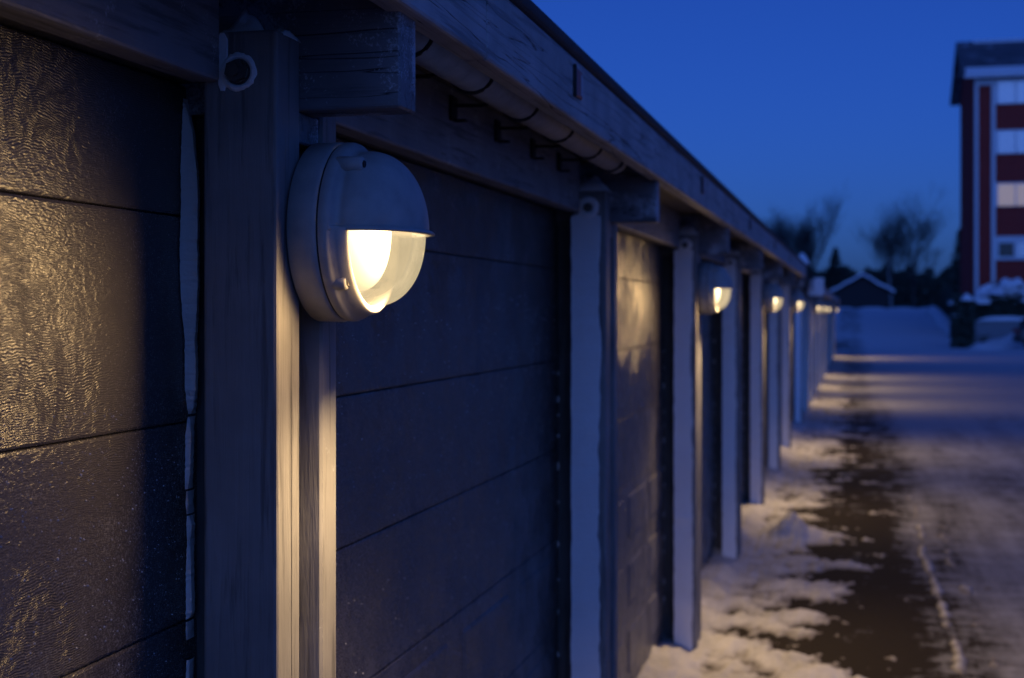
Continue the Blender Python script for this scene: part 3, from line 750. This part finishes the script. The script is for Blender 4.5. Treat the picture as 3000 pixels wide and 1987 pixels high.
# ------------------------------------------------------------------ trees
M['bark'] = plain('bark_dark', (0.06, 0.055, 0.05), 0.9)
M['birch'] = plain('bark_birch', (0.32, 0.31, 0.30), 0.8)
M['needle'] = plain('needles_dark', (0.05, 0.07, 0.05), 0.8)
def bare_tree(x, y, z, h, seed, spread, label, bark, up=0.55):
    rnd = random.Random(seed); root = empty('bare_tree', (x, y, z)); tag(root, label, 'tree', 'bare winter trees beyond the road end')
    tv, cv = [], []
    def grow(p, d, ln, r, lev):
        n = 4; pts = [p]; rs = [r]
        for i in range(n):
            d = (d + Vector((rnd.gauss(0, .10), rnd.gauss(0, .10), 0.05 * up))).normalized()
            pts.append(pts[-1] + d * ln / n); rs.append(r * (1 - 0.45 * (i + 1) / n))
        (tv if lev == 0 else cv).append(tube(pts, rs, 6 if lev < 2 else 3, False))
        if lev >= 4: return
        nb = (11, 8, 6, 5)[lev]
        for i in range(nb):
            k = rnd.uniform(0.32 if lev == 0 else 0.20, 1.0); q = min(n - 1, int(k * n)); bp = pts[q].lerp(pts[q + 1], k * n - q)
            az = rnd.uniform(0, 6.283); out_ = Vector((math.cos(az), math.sin(az), 0)) * (spread * 1.35)
            nd = (d * 0.55 + out_ + Vector((0, 0, up))).normalized()
            grow(bp, nd, ln * rnd.uniform(0.46, 0.72), max(0.007, r * rnd.uniform(0.26, 0.42)), lev + 1)
    grow(Vector((x, y, z)), Vector((0, 0, 1)), h * 0.60, h * 0.015, 0)
    mk('trunk', join(*tv), bark, root, (x, y, z)); mk('crown', join(*cv), M['bark'], root, (x, y, z)); return root
def conifer(x, y, z, h, w_, seed, label, snow=0.0):
    rnd = random.Random(seed); root = empty('conifer', (x, y, z)); tag(root, label, 'tree', 'dark conifers')
    mk('trunk', tube([(x, y, z), (x, y, z + h * 0.95)], [h * 0.018, 0.02], 6), M['bark'], root)
    V, Fc = [], []
    for i in range(int(900)):
        k = rnd.random() ** 0.8; zz = z + h * (0.04 + 0.96 * k); rr = w_ * (1 - k) ** 0.85 * rnd.uniform(0.25, 1.05) + 0.05
        a = rnd.uniform(0, 6.283); c = Vector((x + rr * math.cos(a), y + rr * math.sin(a), zz - rr * 0.25)); s = rnd.uniform(0.25, 0.5) * h / 9
        d = Vector((math.cos(a), math.sin(a), -0.35)); t_ = Vector((-math.sin(a), math.cos(a), rnd.uniform(-.3, .3)))
        n0 = len(V); V += [c - d * s, c + t_ * s * 0.5, c + d * s, c - t_ * s * 0.5]; Fc.append([n0, n0 + 1, n0 + 2, n0 + 3])
    mk('crown', (V, Fc), M['needle'], root, (x, y, z)); return root
zt0 = RAMPZ - 0.2
bare_tree(-8.2, 142, zt0, 9.8, 1, 0.75, 'broad bare tree rising over the garage roof, left of the group', M['bark'])
bare_tree(-5.2, 146, zt0, 9.6, 2, 0.6, 'bare forked tree behind the garages, right of the broad one', M['bark'], 0.9)
bare_tree(-12.0, 150, zt0, 9.2, 5, 0.7, 'faint bare tree just above the garage fascia', M['bark'])
bare_tree(3.2, 138, zt0, 8.8, 3, 0.62, 'slender birch with a pale trunk behind the shed', M['birch'], 0.8)
bare_tree(5.4, 141, zt0, 9.8, 4, 0.7, 'bare tree with wide crown right of the pale birch', M['bark'], 0.7)
bare_tree(-10.0, 144, zt0, 9.4, 8, 0.8, 'bare tree between the faint one and the broad one', M['bark'])
bare_tree(-6.6, 143, zt0, 9.2, 9, 0.7, 'dense bare tree in the middle of the group behind the garages', M['bark'])
conifer(-1.9, 139, zt0, 6.1, 1.9, 11, 'dark rounded conifer behind the shed roof')
conifer(-8.5, 140, zt0, 6.4, 2.0, 12, 'dark conifer below the bare trees, close to the garage roof')
conifer(9.4, 137, zt0, 7.6, 1.9, 13, 'pointed dark spruce left of the apartment house')
conifer(11.8, 139, zt0, 5.0, 2.0, 14, 'low conifer half hidden by the apartment house')
# far thicket: a mass of twigs and boughs that nobody could count
rnd = random.Random(21); V, Fc = [], []
for i in range(26000):
    x = rnd.uniform(-26, 24); y = rnd.uniform(150, 158)
    top = 4.4 + 1.3 * fn(x, 0, 4, 0.16, 3) + 0.9 * fn(x, 1, 2, 0.9, 2) + (0.5 if 5 < x < 11 else 0)
    z = zt0 + (top) * rnd.random() ** 0.8
    s = rnd.uniform(0.12, 0.42); a = rnd.uniform(0, 6.283); d = Vector((math.cos(a) * 0.5, math.sin(a) * 0.3, rnd.uniform(0.4, 1))).normalized(); t_ = d.orthogonal().normalized()
    c = Vector((x, y, z)); n0 = len(V); V += [c - d * s, c + t_ * s * 0.35, c + d * s, c - t_ * s * 0.35]; Fc.append([n0, n0 + 1, n0 + 2, n0 + 3])
tag(mk('thicket', (V, Fc), M['needle'], None, (0, 154, zt0)), 'dark far thicket of shrubs closing off the road end', 'thicket', kind='stuff')
# hill behind, so that no bright horizon shows below the thicket
tag(mk('hill', sheet(-260, 260, 160, 320, 40, 20, lambda x, y: zt0 + 2.9 * min(1, (y - 160) / 60) + 0.8 * fn(x, y, 0, 0.03)), M['shedwood'], None, (0, 160, zt0), True), 'dark wooded rise in the distance', kind='structure')

# ------------------------------------------------------------------ hedge, snowy shrubs, low wall and parked car in front of the house
def shrub(x, y, z, rx, ry, h, n, seed, label, snow, name='shrub', cat='shrub', square=False):
    rnd = random.Random(seed); root = empty(name, (x, y, z)); tag(root, label, cat)
    V, Fc, SV, SF = [], [], [], []
    for i in range(n):
        while True:
            p = Vector((rnd.uniform(-1, 1), rnd.uniform(-1, 1), rnd.uniform(0, 1)))
            q = max(abs(p.x), abs(p.y)) if square else math.sqrt(p.x ** 2 + p.y ** 2 + (p.z ** 2 if not square else 0))
            if q < 1: break
        if rnd.random() < 0.6: p *= (0.85 + 0.15 * rnd.random()) / max(0.3, q) if not square else 1
        c = Vector((x + p.x * rx, y + p.y * ry, z + max(0.02, p.z) * h)); s = rnd.uniform(0.08, 0.2)
        d = Vector((rnd.gauss(0, 1), rnd.gauss(0, 1), rnd.gauss(0, 0.7))).normalized(); t_ = d.orthogonal().normalized()
        n0 = len(V); V += [c - d * s, c + t_ * s * 0.5, c + d * s, c - t_ * s * 0.5]; Fc.append([n0, n0 + 1, n0 + 2, n0 + 3])
    mk('foliage', (V, Fc), M['needle'], root, (x, y, z))
    for k in range(snow):
        cx = x + rnd.uniform(-.75, .75) * rx; cy_ = y + rnd.uniform(-1.1, -.3) * ry
        u = (cx - x) / rx; zz = z + h * (math.sqrt(max(0.05, 1 - u * u)) if not square else 1) * rnd.uniform(0.55, 0.98)
        mk('snow_pad', lump(cx, cy_, zz, rnd.uniform(.14, .42), rnd.uniform(.14, .35), rnd.uniform(.12, .32), k + seed, 2.2, 8), M['snow'], root, None, True)
    return root
shrub(4.95, 71.0, 0.0, 0.48, 0.8, 2.5, 2600, 31, 'dark clipped column of hedge at the edge of the road', 5, 'hedge', 'hedge', True)
shrub(7.3, 75.6, 1.25, 1.8, 1.0, 1.95, 3500, 32, 'snow laden evergreen shrub left of the others by the house', 46)
shrub(10.2, 75.9, 1.25, 1.8, 1.0, 2.1, 3500, 33, 'tall snowy evergreen shrub in front of the brick house wall', 46)
shrub(13.0, 75.9, 1.25, 1.8, 1.0, 2.0, 2500, 34, 'snowy evergreen shrub farthest right along the house', 36)
for i, (bx_, by_, bh_) in enumerate(((6.15, 76.5, 1.5), (6.2, 82, 1.5), (6.15, 87.5, 1.6), (6.25, 93, 1.5), (6.2, 98.5, 1.7), (6.3, 105, 1.8))):
    shrub(bx_, by_, ramp_z(by_) - 0.05, 0.55, 2.9, bh_, 1300, 60 + i, 'dark roadside bush, %s counted up the right edge of the far road' % ('first', 'second', 'third', 'fourth', 'fifth', 'sixth')[i], 1)['group'] = 'bushes up the far road'
lw = empty('low_wall', (9.5, 74.0, 0)); tag(lw, 'low concrete wall topped with snow below the shrubs', 'wall')
M['concrete'] = plain('concrete_grey', (0.30, 0.30, 0.31), 0.85, 0, 10, 0.02)
mk('wall', box(5.75, 14, 73.9, 74.15, -0.1, 1.28, 0.02), M['concrete'], lw)
mk('snow', join(lump(7.7, 74.0, 1.28, 1.9, 0.24, 0.2, 3, 4.0, 16), lump(11.6, 74.0, 1.28, 1.95, 0.24, 0.22, 5, 4.0, 16)), M['snow'], lw, None, True)
bk = mk('snow_bank', join(lump(8.4, 72.6, -0.04, 2.9, 1.1, 0.75, 9, 2.0, 26), lump(5.9, 69.9, -0.04, 0.9, 1.5, 0.3, 11, 2.0, 16)), M['landsnow'], None, None, True)
tag(bk, 'ploughed snow bank in front of the low wall', 'snow')
bk2 = mk('snow_bank', join(*[lump(5.35 + 0.1 * math.sin(q), 73 + q * 3.4, ramp_z(73 + q * 3.4) - 0.03, 0.55, 2.3, 0.45, q * 1.3, 2.0, 14) for q in range(11)]), M['landsnow'], None, None, True)
tag(bk2, 'snow bank running up the right edge of the far road', 'snow')
bk3 = mk('snow_bank', join(*[lump(-1.1 + 2.3 * q, 112.5, RAMPZ - 0.05, 1.5, 0.9, 0.20, q * 1.9 + 40, 2.2, 14) for q in range(4)]), M['landsnow'], None, None, True)
tag(bk3, 'snow bank across the top of the far road', 'snow')

def car(x, y, z):
    """dark parked hatchback seen from its left side, tail towards the road (length along +x)"""
    root = empty('parked_car', (x + 2, y, z)); tag(root, 'dark parked car at the right edge, tail towards the road', 'car')
    prof = [(0.08, 0.35), (0.0, 0.62), (0.04, 0.92), (0.16, 1.02), (0.42, 1.40), (0.62, 1.47), (1.9, 1.49), (2.35, 1.38), (2.95, 0.98), (3.75, 0.86), (4.0, 0.66), (4.02, 0.4), (3.9, 0.28), (0.2, 0.28)]
    V, Fc = [], []; W2 = 0.86; n = len(prof)
    rows = [(-1.0, 0.93), (-0.93, 1.0), (0.93, 1.0), (1.0, 0.93)]
    for sy, k in rows:
        for px, pz in prof:
            nar = 0.84 if pz > 1.1 else 1.0
            V.append((x + 2 + (px - 2) * (k if abs(sy) == 1 else 1), y + sy * W2 * nar, z + 0.3 + (pz - 0.3) * (0.985 if abs(sy) == 1 else 1)))
    for r in range(3):
        for i in range(n): j = (i + 1) % n; Fc.append([r * n + i, r * n + j, (r + 1) * n + j, (r + 1) * n + i])
    Fc += [list(range(n)), list(range(3 * n, 4 * n))[::-1]]
    mk('body', (V, Fc), M['carpaint'], root, None)
    for wx in (0.75, 3.2):
        for sy in (-1, 1):
            wy = y + sy * 0.80
            wh = mk('wheel', tube([(x + wx, wy - .1, z + .31), (x + wx, wy + .1, z + .31)], 0.31, 24), M['strap'], root)
            mk('rim', tube([(x + wx, wy - .108, z + .31), (x + wx, wy + .108, z + .31)], 0.19, 14), M['screw'], wh)
    mk('side_window', ([(x + 0.62, y - .765, z + 1.04), (x + 2.75, y - .80, z + 1.02), (x + 2.2, y - .738, z + 1.36), (x + .8, y - .738, z + 1.40)], [[0, 1, 2, 3]]), M['pane'], root)
    mk('rear_window', ([(x + 0.155, y - .6, z + 1.06), (x + .155, y + .6, z + 1.06), (x + .39, y + .55, z + 1.38), (x + .39, y - .55, z + 1.38)], [[0, 1, 2, 3]]), M['pane'], root)
    for sy in (-1, 1): mk('tail_light', box(x - 0.02, x + 0.10, y + sy * .70 - .13, y + sy * .70 + .13, z + .72, z + .95, 0.02), M['plate'], root)
    mk('bumper', box(x - 0.05, x + .12, y - .78, y + .78, z + .33, z + .56, 0.04, 2), M['strap'], root)
    mk('snow', lump(x + 1.25, y, z + 1.47, 0.75, 0.62, 0.10, 5, 4, 10), M['snow'], root, None, True)
M['carpaint'] = plain('car_paint', (0.03, 0.032, 0.04), 0.25)
car(7.2, 69.8, 0.0)
